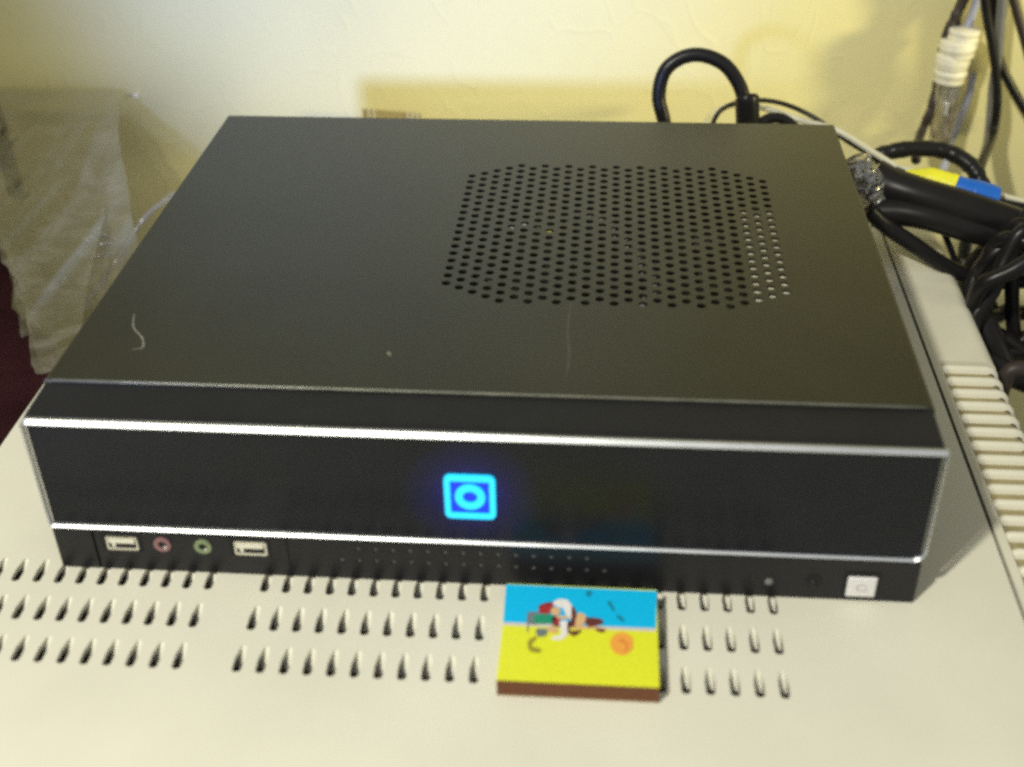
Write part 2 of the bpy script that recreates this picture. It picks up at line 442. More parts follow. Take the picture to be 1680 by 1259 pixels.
L0 = [(0.0, H - 0.0018), (0.0, 0.003)]
skirt(bm, L0)
cover = obj('steel_cover', bm, STEEL, pc)
obj('base_tray', bx(-HW + 0.001, HW - 0.001, YF, D - 0.001, 0.0022, 0.0042), SILVER, pc)
for fx in (-0.125, 0.125):
    for fy in (0.04, 0.235):
        obj('rubber_foot', cyl(bmesh.new(), (fx, fy, 0.0), (0, 0, 1), 0.007, 0.0022), CABLE, pc)
# worn front lip of the cover, its pale grey painting the glint along it
def lip_r(t): return 0.00055
obj('cover_lip', tube(bmesh.new(), [(-HW + 0.003, YF + 0.0002, H - 0.0002), (0, YF + 0.0002, H - 0.0002), (HW - 0.003, YF + 0.0002, H - 0.0002)], 0.0005, 8, 4), EDGE, pc, smooth=True)
# hairline scratches and specks on the cover
bm = bmesh.new()
def flatline(bm, pts, w, z):
    P = smooth_path([(x, y, z) for x, y in pts], 6); n = len(P); L = []; R_ = []
    for i, p in enumerate(P):
        d = (P[min(i + 1, n - 1)] - P[max(i - 1, 0)]).normalized(); s = Vector((-d.y, d.x, 0))
        ww = w * (0.35 + 0.65 * math.sin(math.pi * (i + 0.5) / n)) * (0.7 + 0.5 * noise.noise(Vector((i * 0.9, pts[0][0] * 99, 0))))
        L.append(bm.verts.new(p + s * ww)); R_.append(bm.verts.new(p - s * ww))
    for i in range(n - 1): bm.faces.new((L[i], L[i + 1], R_[i + 1], R_[i]))
flatline(bm, [(-0.1329, 0.0655), (-0.1300, 0.0560), (-0.1245, 0.0490), (-0.1222, 0.0435), (-0.1232, 0.0415), (-0.1255, 0.0412)], 0.00045, H + 0.00008)
obj('scratch', bm, SCRATCH, cover)
bm = bmesh.new()
flatline(bm, [(-0.0342, 0.0445), (-0.0330, 0.0420)], 0.0008, H + 0.00008)
obj('paint_speck', bm, SCRATCH, cover)
bm = bmesh.new()
flatline(bm, [(0.0290, 0.0830), (0.0285, 0.0620), (0.0297, 0.0450), (0.0290, 0.0310)], 0.0007, H + 0.00008)
obj('dust_smear', bm, SMUDGE, cover)
# what shows through the perforation
ib = obj('circuit_board', bx(-0.06, 0.125, 0.06, 0.235, 0.020, 0.0215), PCB, pc)
bm = bmesh.new(); cyl(bm, (0.045, 0.145, 0.034), (0, 0, 1), 0.016, 0.012, 24)
for k in range(7):
    a = 2 * math.pi * k / 7; c = Vector((0.045, 0.145, 0.040)); d = Vector((math.cos(a), math.sin(a), 0)); s = Vector((-d.y, d.x, 0))
    v = [bm.verts.new(p) for p in (c + d * 0.015 - s * 0.004, c + d * 0.036 - s * 0.010, c + d * 0.036 + s * 0.008 + Vector((0, 0, 0.006)), c + d * 0.015 + s * 0.005 + Vector((0, 0, 0.006)))]
    bm.faces.new(v)
obj('cooling_fan', bm, CABLE, pc)
for x, y in ((0.002, 0.11), (0.015, 0.19), (0.075, 0.10), (0.085, 0.19), (-0.01, 0.15)): obj('capacitor', cyl(bmesh.new(), (x, y, 0.0215), (0, 0, 1), 0.004, 0.016, 16), SILVER, pc)
obj('red_connector', bx(0.060, 0.072, 0.0785, 0.0815, 0.052, 0.0645), REDP, pc)
obj('yellow_connector', bx(0.012, 0.019, 0.158, 0.163, 0.055, 0.064), YELP, pc)
obj('pale_light_slab', bx(0.0965, 0.113, 0.085, 0.165, 0.060, 0.0652), TAPEW, pc)  # white slab added so the right-hand holes look lit from within
obj('ribbon_cable', tube(bmesh.new(), [(0.05, 0.09, 0.05), (0.06, 0.12, 0.055), (0.035, 0.175, 0.055), (-0.005, 0.18, 0.045)], 0.003), CGREY, pc, smooth=True)

# front bezel: sloping brow, gloss panel, chrome loop, lower band
ZT, ZB = 0.0640, 0.0187
bm = bmesh.new()
pr = [(YF - 0.0003, H - 0.0009), (0.0040, 0.0654), (0.0014, 0.0650), (0.0006, 0.0643), (0.0006, 0.0625), (0.0200, 0.0625)]
A = [bm.verts.new((-HW + 0.0008, y, z)) for y, z in pr]; B = [bm.verts.new((HW - 0.0008, y, z)) for y, z in pr]
for k in range(len(pr)): bm.faces.new((A[k], A[(k + 1) % 6], B[(k + 1) % 6], B[k]))
bm.faces.new(A[::-1]); bm.faces.new(B)
bezel = obj('bezel_brow', bm, PLAST, pc)
obj('bezel_cheek', bx(-HW + 0.0012, -HW + 0.004, 0.001, YF - 0.0004, 0.003, 0.0624), PLAST, pc)
obj('bezel_cheek', bx(HW - 0.004, HW - 0.0012, 0.001, YF - 0.0004, 0.003, 0.0624), PLAST, pc)
panel = obj('gloss_panel', bx(-HW + 0.001, HW - 0.001, 0.0007, 0.0017, 0.0180, 0.0640), GLOSS, pc)
# chrome loop: swept section, wide top face
def loop_pts(x0, x1, z0, z1, radii, seg=8):
    pts = []
    for (cx, cz, a0, r) in ((x1, z1, 0, radii[0]), (x0, z1, 90, radii[1]), (x0, z0, 180, radii[2]), (x1, z0, 270, radii[3])):
        sx = -1 if cx == x1 else 1; sz = -1 if cz == z1 else 1
        for k in range(seg + 1):
            a = math.radians(a0 + 90 * k / seg)
            pts.append((cx + sx * r + r * math.cos(a), cz + sz * r + r * math.sin(a)))
    return pts
bm = bmesh.new()
outer = loop_pts(-HW - 0.0008, HW + 0.0008, ZB - 0.0006, ZT + 0.0008, (0.0015, 0.003, 0.002, 0.0045))
inner_w = 0.0014
secs = [(0.0, 0.0014), (0.0, 0.0002), (0.0002, 0.0000), (0.0013, -0.0009), (0.0015, -0.0009), (0.0026, 0.0000), (0.0026, 0.0010)]
n = len(outer); cxm = sum(p[0] for p in outer) / n; czm = (ZT + ZB) / 2
rings = []
for ins, yy in secs:
    ring = []
    for i, (x, z) in enumerate(outer):
        a = outer[i - 1]; b = outer[(i + 1) % n]
        dx, dz = b[0] - a[0], b[1] - a[1]; l = math.hypot(dx, dz)
        nx, nz = -dz / l, dx / l          # inward (loop runs counter-clockwise)
        top = max(0.0, (z - czm) / (ZT - czm)); k = 0.46 + 0.44 * max(0.0, -nz) + 0.10 * max(0.0, nz)
        ring.append(bm.verts.new((x + nx * ins * k, yy, z + nz * ins * k)))
    rings.append(ring)
for a, b in zip(rings, rings[1:]):
    for k in range(n): bm.faces.new((a[k], a[(k + 1) % n], b[(k + 1) % n], b[k]))
obj('chrome_trim', bm, CHROME, pc)
# lower band with two rows of small round vents
cols = []; vr = 0.00095
vprof = [(vr * math.cos(math.radians(45 * k)), vr * math.sin(math.radians(45 * k))) for k in range(8)]
for k in range(16):
    x = -0.0475 + 0.0061 * k
    zs = [0.0088] + ([0.0141] if 0 < k < 15 else [])
    cols.append((x - 0.002, x + 0.002, [(z - 0.0018, z + 0.0018, x, z) for z in zs]))
bm = perforated(bmesh.new(), cols, -0.1350, HW - 0.0004, 0.0003, 0.0180, lambda u, v, d: Vector((u, 0.0016 + d, v)), vprof, 0.0007)
v = [bm.verts.new(p) for p in ((-0.135, 0.0016, 0.0003), (HW - 0.0004, 0.0016, 0.0003), (HW - 0.0004, 0.0195, 0.0003), (-0.135, 0.0195, 0.0003))]; bm.faces.new(v)
box(bm, -0.1350, HW - 0.0006, 0.0024, 0.010, 0.0006, 0.0179)
obj('vent_glint_plate', bx(-0.050, 0.047, 0.00225, 0.00238, 0.004, 0.0150), CGREY, pc)  # grey plate added to paint the light caught in the vents
band = obj('lower_band', bm, PLAST, pc)
obj('band_end', bx(-HW + 0.0004, -0.1356, 0.0014, 0.010, 0.0003, 0.0180, bev=0.0003), PLAST, pc)
obj('port_plate', bx(-0.1345, -0.0660, 0.0011, 0.0022, 0.0035, 0.0176, bev=0.0004), PLAST, pc)
def usb(x0, x1, z0, z1):
    bm = ringprism(bmesh.new(), rrect(x0, x1, z0, z1, 0.0006, 2), rrect(x0 + 0.0007, x1 - 0.0007, z0 + 0.0009, z1 - 0.0009, 0.0003, 2), lambda u, v, d: Vector((u, d, v)), 0.0004, 0.0018)
    s = obj('usb_port', bm, NICKEL, pc)
    obj('port_opening', bx(x0 + 0.0004, x1 - 0.0004, 0.00085, 0.0012, z0 + 0.0004, z1 - 0.0004), DARK, s)
    obj('port_tongue', bx(x0 + 0.0009, x1 - 0.0012, 0.00035, 0.0008, (z0 + z1) / 2 + 0.0001, z1 - 0.0011), TONGUE, s)
    obj('contact_bar', bx(x0 + 0.0018, x0 + 0.0030, 0.00055, 0.0008, z0 + 0.0012, (z0 + z1) / 2), TONGUE, s)
    obj('port_recess', bx(x0 - 0.0020, x1 + 0.0012, 0.00095, 0.00105, z0 - 0.0010, z1 + 0.0009), DARK, s)
usb(-0.1305, -0.1192, 0.0104, 0.0164)
usb(-0.0846, -0.0732, 0.0104, 0.0164)
def jack(x, z, m):
    bm = bmesh.new(); n = 20
    R0 = [(x + 0.0031 * math.cos(2 * math.pi * k / n), z + 0.0031 * math.sin(2 * math.pi * k / n)) for k in range(n)]
    R1 = [(x + 0.0015 * math.cos(2 * math.pi * k / n), z + 0.0015 * math.sin(2 * math.pi * k / n)) for k in range(n)]
    ringprism(bm, R0, R1, lambda u, v, d: Vector((u, d, v)), 0.0004, 0.0014)
    j = obj('audio_jack', bm, m, pc, label='pale pink audio jack' if m is PINK else 'pale green audio jack')
    obj('jack_hole', cyl(bmesh.new(), (x, 0.00085, z), (0, 1, 0), 0.0019, 0.0006, 16), DARK, j)
    bm = bmesh.new(); bmesh.ops.create_uvsphere(bm, u_segments=10, v_segments=6, radius=0.0007)
    bmesh.ops.translate(bm, verts=bm.verts, vec=(x + 0.0009, 0.0007, z - 0.0012))
    obj('jack_contact', bm, NICKEL, j, smooth=True)
jack(-0.1105, 0.0134, PINK); jack(-0.0960, 0.0132, LIME)
# reset hole, indicator, and the small white square
bm = bmesh.new(); bmesh.ops.create_uvsphere(bm, u_segments=14, v_segments=8, radius=0.0015)
for v in bm.verts: v.co = Vector((v.co.x + 0.1003, v.co.y * 0.5 + 0.0016, v.co.z + 0.0070))
obj('indicator_lamp', bm, CGREY, pc, smooth=True)
rb = obj('reset_recess', cyl(bmesh.new(), (0.1153, 0.0013, 0.0085), (0, 1, 0), 0.0026, 0.0005), DARK, pc)
bm = bmesh.new(); bmesh.ops.create_uvsphere(bm, u_segments=12, v_segments=8, radius=0.0014)
for v in bm.verts: v.co = Vector((v.co.x + 0.1150, v.co.y * 0.6 + 0.0012, v.co.z + 0.0077))
obj('reset_button', bm, PLAST, pc, smooth=True)
obj('sticker_recess', bx(0.1254, 0.1372, 0.00125, 0.0018, 0.0022, 0.0130), DARK, pc)
stk = obj('badge', bx(0.1264, 0.1362, 0.0006, 0.0016, 0.0025, 0.0114, bev=0.0006), STICK, pc)
R0 = [(0.1314 + 0.0023 * math.cos(math.radians(a)), 0.0068 + 0.0015 * math.sin(math.radians(a))) for a in range(40, 341, 20)]
R1 = [(0.1314 + 0.0015 * math.cos(math.radians(a)), 0.0068 + 0.0010 * math.sin(math.radians(a))) for a in range(40, 341, 20)]
bm = bmesh.new()
Lo = [bm.verts.new((u, 0.00052, v)) for u, v in R0]; Li = [bm.verts.new((u, 0.00052, v)) for u, v in R1]
for k in range(len(Lo) - 1): bm.faces.new((Lo[k], Lo[k + 1], Li[k + 1], Li[k]))
obj('badge_mark', bm, STICKG, stk)
# the lower band stands almost flush with the trim
for ch in list(pc.children):
    if ch.name.split('.')[0] in ('lower_band', 'band_end', 'port_plate', 'usb_port', 'audio_jack', 'indicator_lamp', 'reset_recess', 'reset_button', 'sticker_recess', 'badge', 'vent_glint_plate'):
        ch.location.y -= 0.0022
# illuminated power button
sx0, sx1, sz0, sz1 = -0.0099, 0.0072, 0.0298, 0.0480
pw = obj('power_button', ringprism(bmesh.new(), rrect(sx0, sx1, sz0, sz1, 0.0022), rrect(sx0 + 0.0020, sx1 - 0.0020, sz0 + 0.0023, sz1 - 0.0023, 0.0003),
    lambda u, v, d: Vector((u, d, v)), -0.0004, 0.0012), CYAN, pc)
obj('button_backlight', bx(sx0 + 0.0016, sx1 - 0.0016, 0.0001, 0.0006, sz0 + 0.0016, sz1 - 0.0016), BLUE, pw)
xc, zc, n = -0.0013, 0.0391, 32
obj('button_ring', ringprism(bmesh.new(), [(xc + 0.0051 * math.cos(2 * math.pi * k / n), zc + 0.0053 * math.sin(2 * math.pi * k / n)) for k in range(n)],
    [(xc + 0.0025 * math.cos(2 * math.pi * k / n), zc + 0.0024 * math.sin(2 * math.pi * k / n)) for k in range(n)],
    lambda u, v, d: Vector((u, d, v)), -0.0004, 0.0009), CYAN, pw)
# the blue diode sits behind the smoked panel and shines through it around the button
l = lamp('diode_light', 'POINT', (xc, 0.0060, zc), (xc, 0, zc), 1.1, (0.06, 0.03, 1.0), shadow_soft_size=0.001)
l.parent = pw; l.location = Vector((xc, 0.0060, zc)) - wloc(pw)
obj('diode_shroud', ringprism(bmesh.new(), [(xc + 0.0225 * math.cos(2 * math.pi * k / 32), zc + 0.0225 * math.sin(2 * math.pi * k / 32)) for k in range(32)],
    [(xc + 0.0215 * math.cos(2 * math.pi * k / 32), zc + 0.0215 * math.sin(2 * math.pi * k / 32)) for k in range(32)],
    lambda u, v, d: Vector((u, d, v)), 0.0018, 0.0120), DARK, pw)
obj('diode_board', bx(xc - 0.0225, xc + 0.0225, 0.0122, 0.0136, zc - 0.0215, zc + 0.0215), DARK, pw)

# ------------------------------------------------------------------ matchbox
TL, TR, BL, BR = [Vector(p) for p in ((0.0109, -0.0076, 0.0076), (0.0621, -0.0072, 0.0076), (0.0115, -0.0504, 0.0076), (0.0620, -0.0507, 0.0076))]
ex = ((TR - TL) + (BR - BL)).normalized(); ey = Vector((-ex.y, ex.x, 0))
ctr = (TL + TR + BL + BR) / 4; mw = ((TR - TL).length + (BR - BL).length) / 4; mh = ((TL - BL).length + (TR - BR).length) / 4
mt = 0.0076
mb = empty('matchbox', (ctr.x, ctr.y, 0.0002), 'small matchbox with blue and yellow printed picture and brown striker edge in front of computer', 'matchbox')
def mp(u, v, z): return Vector((ctr.x, ctr.y, 0)) + ex * (u * mw) + ey * (v * mh) + Vector((0, 0, z))
def slab(u0, u1, v0, v1, z0, z1, bev=0.0):
    bm = bmesh.new(); r = bmesh.ops.create_cube(bm, size=1)
    for v in bm.verts: v.co = mp(u0 if v.co.x < 0 else u1, v0 if v.co.y < 0 else v1, z0 if v.co.z < 0 else z1)
    if bev: bmesh.ops.bevel(bm, geom=list(bm.edges), offset=bev, segments=2, affect='EDGES')
    return bm
obj('sleeve_top', slab(-1, 1, -1, 1, mt - 0.0005, mt - 0.00008, 0.0001), I_YEL, mb)
obj('sleeve_bottom', slab(-1, 1, -1, 1, 0.0002, 0.0006), TRAY, mb)
obj('striker_strip', slab(-1, 1, -1, -0.98, 0.00065, mt - 0.00055), STRIKER, mb)
obj('striker_strip', slab(-1, 1, 0.98, 1, 0.00065, mt - 0.00055), STRIKER, mb)
obj('tray', slab(-0.985, 0.985, -0.965, 0.965, 0.0007, mt - 0.0007), TRAY, mb)
def blob(pts, m, z, name='printed_patch', smooth=True):
    P = [Vector(p) for p in pts]
    if smooth:
        q = [P[-1]] + P + [P[0], P[1]]
        s = smooth_path(q, 4); P = s[4:4 + 4 * len(P)]
    bm = bmesh.new(); vs = [bm.verts.new((p.x, p.y, mt + z)) for p in P]
    bm.faces.new(vs); bmesh.ops.triangulate(bm, faces=bm.faces)
    return obj(name, bm, m, mb)
blob(((0.0108, -0.0079, 0.0076), (0.0621, -0.0081, 0.0076), (0.0614, -0.0255, 0.0076), (0.0113, -0.0258, 0.0076)), I_BLUE, 0.00000, 'blue_print', False)
blob(((0.0113, -0.0258, 0.0076), (0.0614, -0.0255, 0.0076), (0.0615, -0.0269, 0.0076), (0.0113, -0.0272, 0.0076)), I_PALE, 0.00000, 'horizon_line', False)
blob(((0.0193, -0.0213, 0.0076), (0.0224, -0.0208, 0.0076), (0.0230, -0.0259, 0.0076), (0.0194, -0.0258, 0.0076)), I_GREY, 0.00012, 'printed_patch', True)
blob(((0.0217, -0.0220, 0.0076), (0.0274, -0.0216, 0.0076), (0.0277, -0.0253, 0.0076), (0.0221, -0.0258, 0.0076)), I_GREEN, 0.00015, 'printed_patch', True)
blob(((0.0227, -0.0192, 0.0076), (0.0241, -0.0169, 0.0076), (0.0271, -0.0160, 0.0076), (0.0272, -0.0205, 0.0076), (0.0230, -0.0212, 0.0076)), I_RED, 0.00018, 'printed_patch', True)
blob(((0.0268, -0.0188, 0.0076), (0.0288, -0.0180, 0.0076), (0.0300, -0.0200, 0.0076), (0.0287, -0.0218, 0.0076), (0.0270, -0.0211, 0.0076)), I_SKIN, 0.00021, 'printed_patch', True)
blob(((0.0271, -0.0160, 0.0076), (0.0294, -0.0140, 0.0076), (0.0320, -0.0145, 0.0076), (0.0337, -0.0172, 0.0076), (0.0347, -0.0214, 0.0076), (0.0335, -0.0232, 0.0076), (0.0320, -0.0217, 0.0076), (0.0308, -0.0185, 0.0076), (0.0288, -0.0176, 0.0076)), I_WHITE, 0.00012, 'printed_patch', True)
blob(((0.0275, -0.0224, 0.0076), (0.0298, -0.0223, 0.0076), (0.0296, -0.0260, 0.0076), (0.0278, -0.0259, 0.0076)), I_RED, 0.00015, 'printed_patch', True)
blob(((0.0336, -0.0172, 0.0076), (0.0348, -0.0193, 0.0076), (0.0351, -0.0204, 0.0076), (0.0358, -0.0240, 0.0076), (0.0345, -0.0267, 0.0076), (0.0326, -0.0258, 0.0076), (0.0336, -0.0231, 0.0076)), I_BROWN, 0.00018, 'printed_patch', True)
blob(((0.0358, -0.0203, 0.0076), (0.0383, -0.0213, 0.0076), (0.0379, -0.0249, 0.0076), (0.0357, -0.0269, 0.0076), (0.0350, -0.0251, 0.0076)), I_SKIN, 0.00021, 'printed_patch', True)
blob(((0.0382, -0.0222, 0.0076), (0.0434, -0.0224, 0.0076), (0.0439, -0.0246, 0.0076), (0.0394, -0.0263, 0.0076)), I_BROWN, 0.00012, 'printed_patch', True)
blob(((0.0299, -0.0247, 0.0076), (0.0325, -0.0245, 0.0076), (0.0329, -0.0294, 0.0076), (0.0312, -0.0322, 0.0076), (0.0284, -0.0329, 0.0076), (0.0276, -0.0316, 0.0076), (0.0305, -0.0301, 0.0076)), I_WHITE, 0.00015, 'printed_patch', True)
blob(((0.0223, -0.0285, 0.0076), (0.0258, -0.0282, 0.0076), (0.0256, -0.0312, 0.0076), (0.0230, -0.0314, 0.0076)), I_GREY, 0.00018, 'printed_patch', True)
blob(((0.0260, -0.0279, 0.0076), (0.0277, -0.0264, 0.0076), (0.0293, -0.0277, 0.0076), (0.0290, -0.0298, 0.0076), (0.0267, -0.0296, 0.0076)), I_SKIN, 0.00021, 'printed_patch', True)
blob(((0.0331, -0.0289, 0.0076), (0.0372, -0.0280, 0.0076), (0.0349, -0.0308, 0.0076)), I_BROWN, 0.00012, 'printed_patch', True)
blob(((0.0418, -0.0268, 0.0076), (0.0448, -0.0274, 0.0076), (0.0444, -0.0285, 0.0076), (0.0425, -0.0283, 0.0076)), I_BROWN, 0.00015, 'printed_patch', True)
blob(((0.0223, -0.0184, 0.0076), (0.0237, -0.0166, 0.0076), (0.0271, -0.0155, 0.0076), (0.0272, -0.0160, 0.0076), (0.0240, -0.0171, 0.0076), (0.0229, -0.0187, 0.0076)), I_BROWN, 0.00018, 'printed_patch', True)
blob(((0.0290, -0.0219, 0.0076), (0.0324, -0.0220, 0.0076), (0.0329, -0.0229, 0.0076), (0.0306, -0.0234, 0.0076), (0.0290, -0.0229, 0.0076)), I_SKIN, 0.00021, 'printed_patch', True)
blob(((0.0340, -0.0177, 0.0076), (0.0347, -0.0180, 0.0076), (0.0355, -0.0215, 0.0076), (0.0348, -0.0219, 0.0076)), I_BROWN, 0.00012, 'printed_patch', True)
blob(((0.0276, -0.0258, 0.0076), (0.0301, -0.0261, 0.0076), (0.0300, -0.0268, 0.0076), (0.0276, -0.0266, 0.0076)), I_BROWN, 0.00015, 'printed_patch', True)
blob(((0.0325, -0.0245, 0.0076), (0.0334, -0.0248, 0.0076), (0.0332, -0.0294, 0.0076), (0.0326, -0.0290, 0.0076)), I_BROWN, 0.00018, 'printed_patch', True)
blob(((0.0191, -0.0210, 0.0076), (0.0194, -0.0210, 0.0076), (0.0198, -0.0292, 0.0076), (0.0194, -0.0292, 0.0076)), I_GREY, 0.00021, 'printed_patch', True)
blob(((0.0330, -0.0264, 0.0076), (0.0436, -0.0262, 0.0076), (0.0444, -0.0270, 0.0076), (0.0330, -0.0274, 0.0076)), I_SKIN, 0.00012, 'printed_patch', True)
blob(((0.0200, -0.0344, 0.0076), (0.0212, -0.0324, 0.0076), (0.0230, -0.0317, 0.0076), (0.0221, -0.0338, 0.0076), (0.0213, -0.0359, 0.0076), (0.0244, -0.0371, 0.0076), (0.0238, -0.0387, 0.0076), (0.0208, -0.0380, 0.0076)), I_OLIVE, 0.00015, 'printed_patch', True)
blob(((0.0381, -0.0101, 0.0076), (0.0390, -0.0094, 0.0076), (0.0402, -0.0101, 0.0076), (0.0395, -0.0121, 0.0076), (0.0383, -0.0119, 0.0076)), I_TEAL, 0.00018, 'printed_patch', True)
blob(((0.0454, -0.0145, 0.0076), (0.0465, -0.0142, 0.0076), (0.0479, -0.0179, 0.0076), (0.0472, -0.0185, 0.0076)), I_TEAL, 0.00021, 'printed_patch', True)
blob(((0.0485, -0.0201, 0.0076), (0.0497, -0.0205, 0.0076), (0.0513, -0.0225, 0.0076), (0.0505, -0.0232, 0.0076), (0.0489, -0.0219, 0.0076)), I_TEAL, 0.00012, 'printed_patch', True)
blob(((0.0540, -0.0329, 0.0076), (0.0537, -0.0348, 0.0076), (0.0529, -0.0364, 0.0076), (0.0517, -0.0376, 0.0076), (0.0503, -0.0380, 0.0076), (0.0489, -0.0377, 0.0076), (0.0477, -0.0367, 0.0076), (0.0469, -0.0352, 0.0076), (0.0466, -0.0333, 0.0076), (0.0468, -0.0314, 0.0076), (0.0476, -0.0297, 0.0076), (0.0488, -0.0285, 0.0076), (0.0503, -0.0280, 0.0076), (0.0517, -0.0283, 0.0076), (0.0530, -0.0294, 0.0076), (0.0538, -0.0310, 0.0076)), I_ORG, 0.00012, 'orange_disc', True)
blob(((0.0492, -0.0315, 0.0076), (0.0507, -0.0312, 0.0076), (0.0522, -0.0329, 0.0076), (0.0520, -0.0357, 0.0076), (0.0507, -0.0370, 0.0076), (0.0516, -0.0349, 0.0076), (0.0512, -0.0330, 0.0076), (0.0501, -0.0325, 0.0076)), I_ORG2, 0.00016, 'orange_swirl', True)
# ------------------------------------------------------------------ things behind and beside

def cable(name, pts, r, m, label, group=None, wob=0.0, rf=None, cat='cable', seed=0.0, sides=14):
    org = Vector(pts[0])
    ob = obj(name, tube(bmesh.new(), pts, r, sides, 10, wob, rf, seed), m, smooth=True, origin=org)
    return tag(ob, label, cat, group)
G = 'cables behind and beside the computer'
# thick loop rising behind the case
lo = empty('cable', (0.0684, 0.3000, 0.0496), 'thick black cable looping up above the back edge of the computer', 'cable', G)
obj('cord', tube(bmesh.new(), [(0.0743, 0.3000, 0.0184), (0.0701, 0.3000, 0.0479), (0.0665, 0.3030, 0.0618), (0.0688, 0.3060, 0.0745), (0.0772, 0.3080, 0.0813), (0.0877, 0.3080, 0.0828), (0.0991, 0.3060, 0.0788), (0.1071, 0.3030, 0.0696), (0.1109, 0.3000, 0.0596), (0.1132, 0.2980, 0.0461)], 0.0037), CABLE, lo, smooth=True)
obj('plug_boot', tube(bmesh.new(), [(0.1113, 0.2990, 0.0647), (0.1119, 0.2980, 0.0604), (0.1142, 0.2970, 0.0380)], 0.006, rf=lambda t: 0.0048 + 0.0014 * min(1, t * 4)), CABLE, lo, smooth=True)
cable('cable', [(0.0954, 0.3150, 0.0387), (0.1003, 0.3180, 0.0490), (0.1130, 0.3200, 0.0538), (0.1298, 0.3180, 0.0542), (0.1472, 0.3120, 0.0494), (0.1639, 0.3000, 0.0417), (0.1810, 0.2920, 0.0339), (0.1938, 0.2850, 0.0278)], 0.0013, CABLE, 'thin dark cable arching over the back right corner of the computer', G)
cable('cable', [(0.0911, 0.3220, 0.0357), (0.1032, 0.3860, 0.0203), (0.1148, 0.3880, 0.0250), (0.1268, 0.3240, 0.0477), (0.1427, 0.3120, 0.0466), (0.1588, 0.2980, 0.0472), (0.1768, 0.2900, 0.0392), (0.1938, 0.2830, 0.0311)], 0.0016, CWHITE, 'thin cream cable running beside the dark one to the yellow tape', G)
obj0 = cable('cable', [(0.1191, 0.3000, 0.0487), (0.1244, 0.3020, 0.0514), (0.1316, 0.3020, 0.0512), (0.1382, 0.3000, 0.0467)], 0.003, CABLE, 'short black cable hump just above back edge of the computer', G)
# taped pair with yellow and blue bands
tp = empty('taped_cable', (0.1911, 0.2650, 0.0369), 'pair of thin cables wrapped in yellow and blue tape above thick black cables', 'cable', G)
obj('cord', tube(bmesh.new(), [(0.1878, 0.2780, 0.0343), (0.2013, 0.2680, 0.0331), (0.2182, 0.2620, 0.0316), (0.2329, 0.2580, 0.0278), (0.2536, 0.2560, 0.0249)], 0.0020), CABLE, tp, smooth=True)
obj('cord', tube(bmesh.new(), [(0.1881, 0.2800, 0.0347), (0.2047, 0.2720, 0.0353), (0.2217, 0.2660, 0.0338), (0.2365, 0.2620, 0.0293), (0.2546, 0.2600, 0.0253)], 0.0015), CWHITE, tp, smooth=True, label='thin cream cord')
obj('tape_band', tube(bmesh.new(), [(0.1904, 0.2700, 0.0356), (0.1978, 0.2650, 0.0361), (0.2057, 0.2620, 0.0353), (0.2132, 0.2590, 0.0342)], 0.0062, wob=0.08, rf=lambda t: 0.0022 + 0.0042 * min(1, t * 2.2), seed=3), TAPEY, tp, smooth=True, label='yellow tape band')
obj('tape_band', tube(bmesh.new(), [(0.2127, 0.2590, 0.0339), (0.2199, 0.2570, 0.0323), (0.2264, 0.2560, 0.0313), (0.2329, 0.2550, 0.0299)], 0.0068, wob=0.05, rf=lambda t: 0.0064 + 0.0008 * math.sin(3.1 * t), seed=5), TAPEB, tp, smooth=True, label='blue tape band')
# thick cables leaving the back right corner
cable('cable', [(0.1732, 0.2620, 0.0373), (0.1812, 0.2580, 0.0347), (0.1953, 0.2520, 0.0325), (0.2182, 0.2460, 0.0284), (0.2505, 0.2400, 0.0199)], 0.0088, CABLE, 'thickest black cable sloping down to the right edge under the blue tape', G, rf=lambda t: 0.0098 - 0.0012 * t)
cable('cable', [(0.1720, 0.2500, 0.0237), (0.1839, 0.2480, 0.0256), (0.1979, 0.2440, 0.0253), (0.2152, 0.2400, 0.0217), (0.2331, 0.2380, 0.0172), (0.2517, 0.2360, 0.0093)], 0.0060, CABLE, 'black cable running just under the thickest cable', G, rf=lambda t: 0.0072 - 0.0014 * t)
cable('cable', [(0.1686, 0.2400, 0.0302), (0.1787, 0.2400, 0.0215), (0.1930, 0.2380, 0.0128), (0.2091, 0.2360, 0.0028), (0.2244, 0.2340, -0.0026), (0.2402, 0.2360, -0.0054), (0.2561, 0.2400, -0.0058)], 0.0041, CABLE, 'black cable sagging over the back right corner of the beige housing', G)
cable('cable', [(0.1781, 0.3000, 0.0303), (0.1885, 0.3000, 0.0347), (0.2007, 0.3000, 0.0369), (0.2148, 0.3000, 0.0362), (0.2254, 0.2960, 0.0330), (0.2319, 0.2900, 0.0280), (0.2365, 0.2820, 0.0198)], 0.0043, CABLE, 'black cable arching left of the yellow tape with small bumps', G, wob=0.18, seed=2)
# wrapped plug at the corner
pl = empty('wrapped_plug', (0.1697, 0.2620, 0.0362), 'black plug wrapped in crinkled clear film at back right corner of computer', 'plug')
obj('plug_body', tube(bmesh.new(), [(0.1614, 0.2620, 0.0443), (0.1681, 0.2620, 0.0372), (0.1756, 0.2580, 0.0326)], 0.0072, n=4), CABLE, pl, smooth=True)
bm = tube(bmesh.new(), [(0.1620, 0.2580, 0.0487), (0.1656, 0.2560, 0.0422), (0.1702, 0.2550, 0.0339), (0.1737, 0.2550, 0.0263)], 0.012, sides=40, n=14, rf=lambda t: 0.0070 + 0.0020 * math.sin(3.1 * t))
for v in bm.verts: v.co += Vector((1, 0.6, 1)) * (0.0016 * noise.noise(v.co * 240)) + Vector((0.5, 1, -1)) * (0.0012 * noise.noise(v.co * 600))
obj('film_wrap', bm, FILM2, pl)
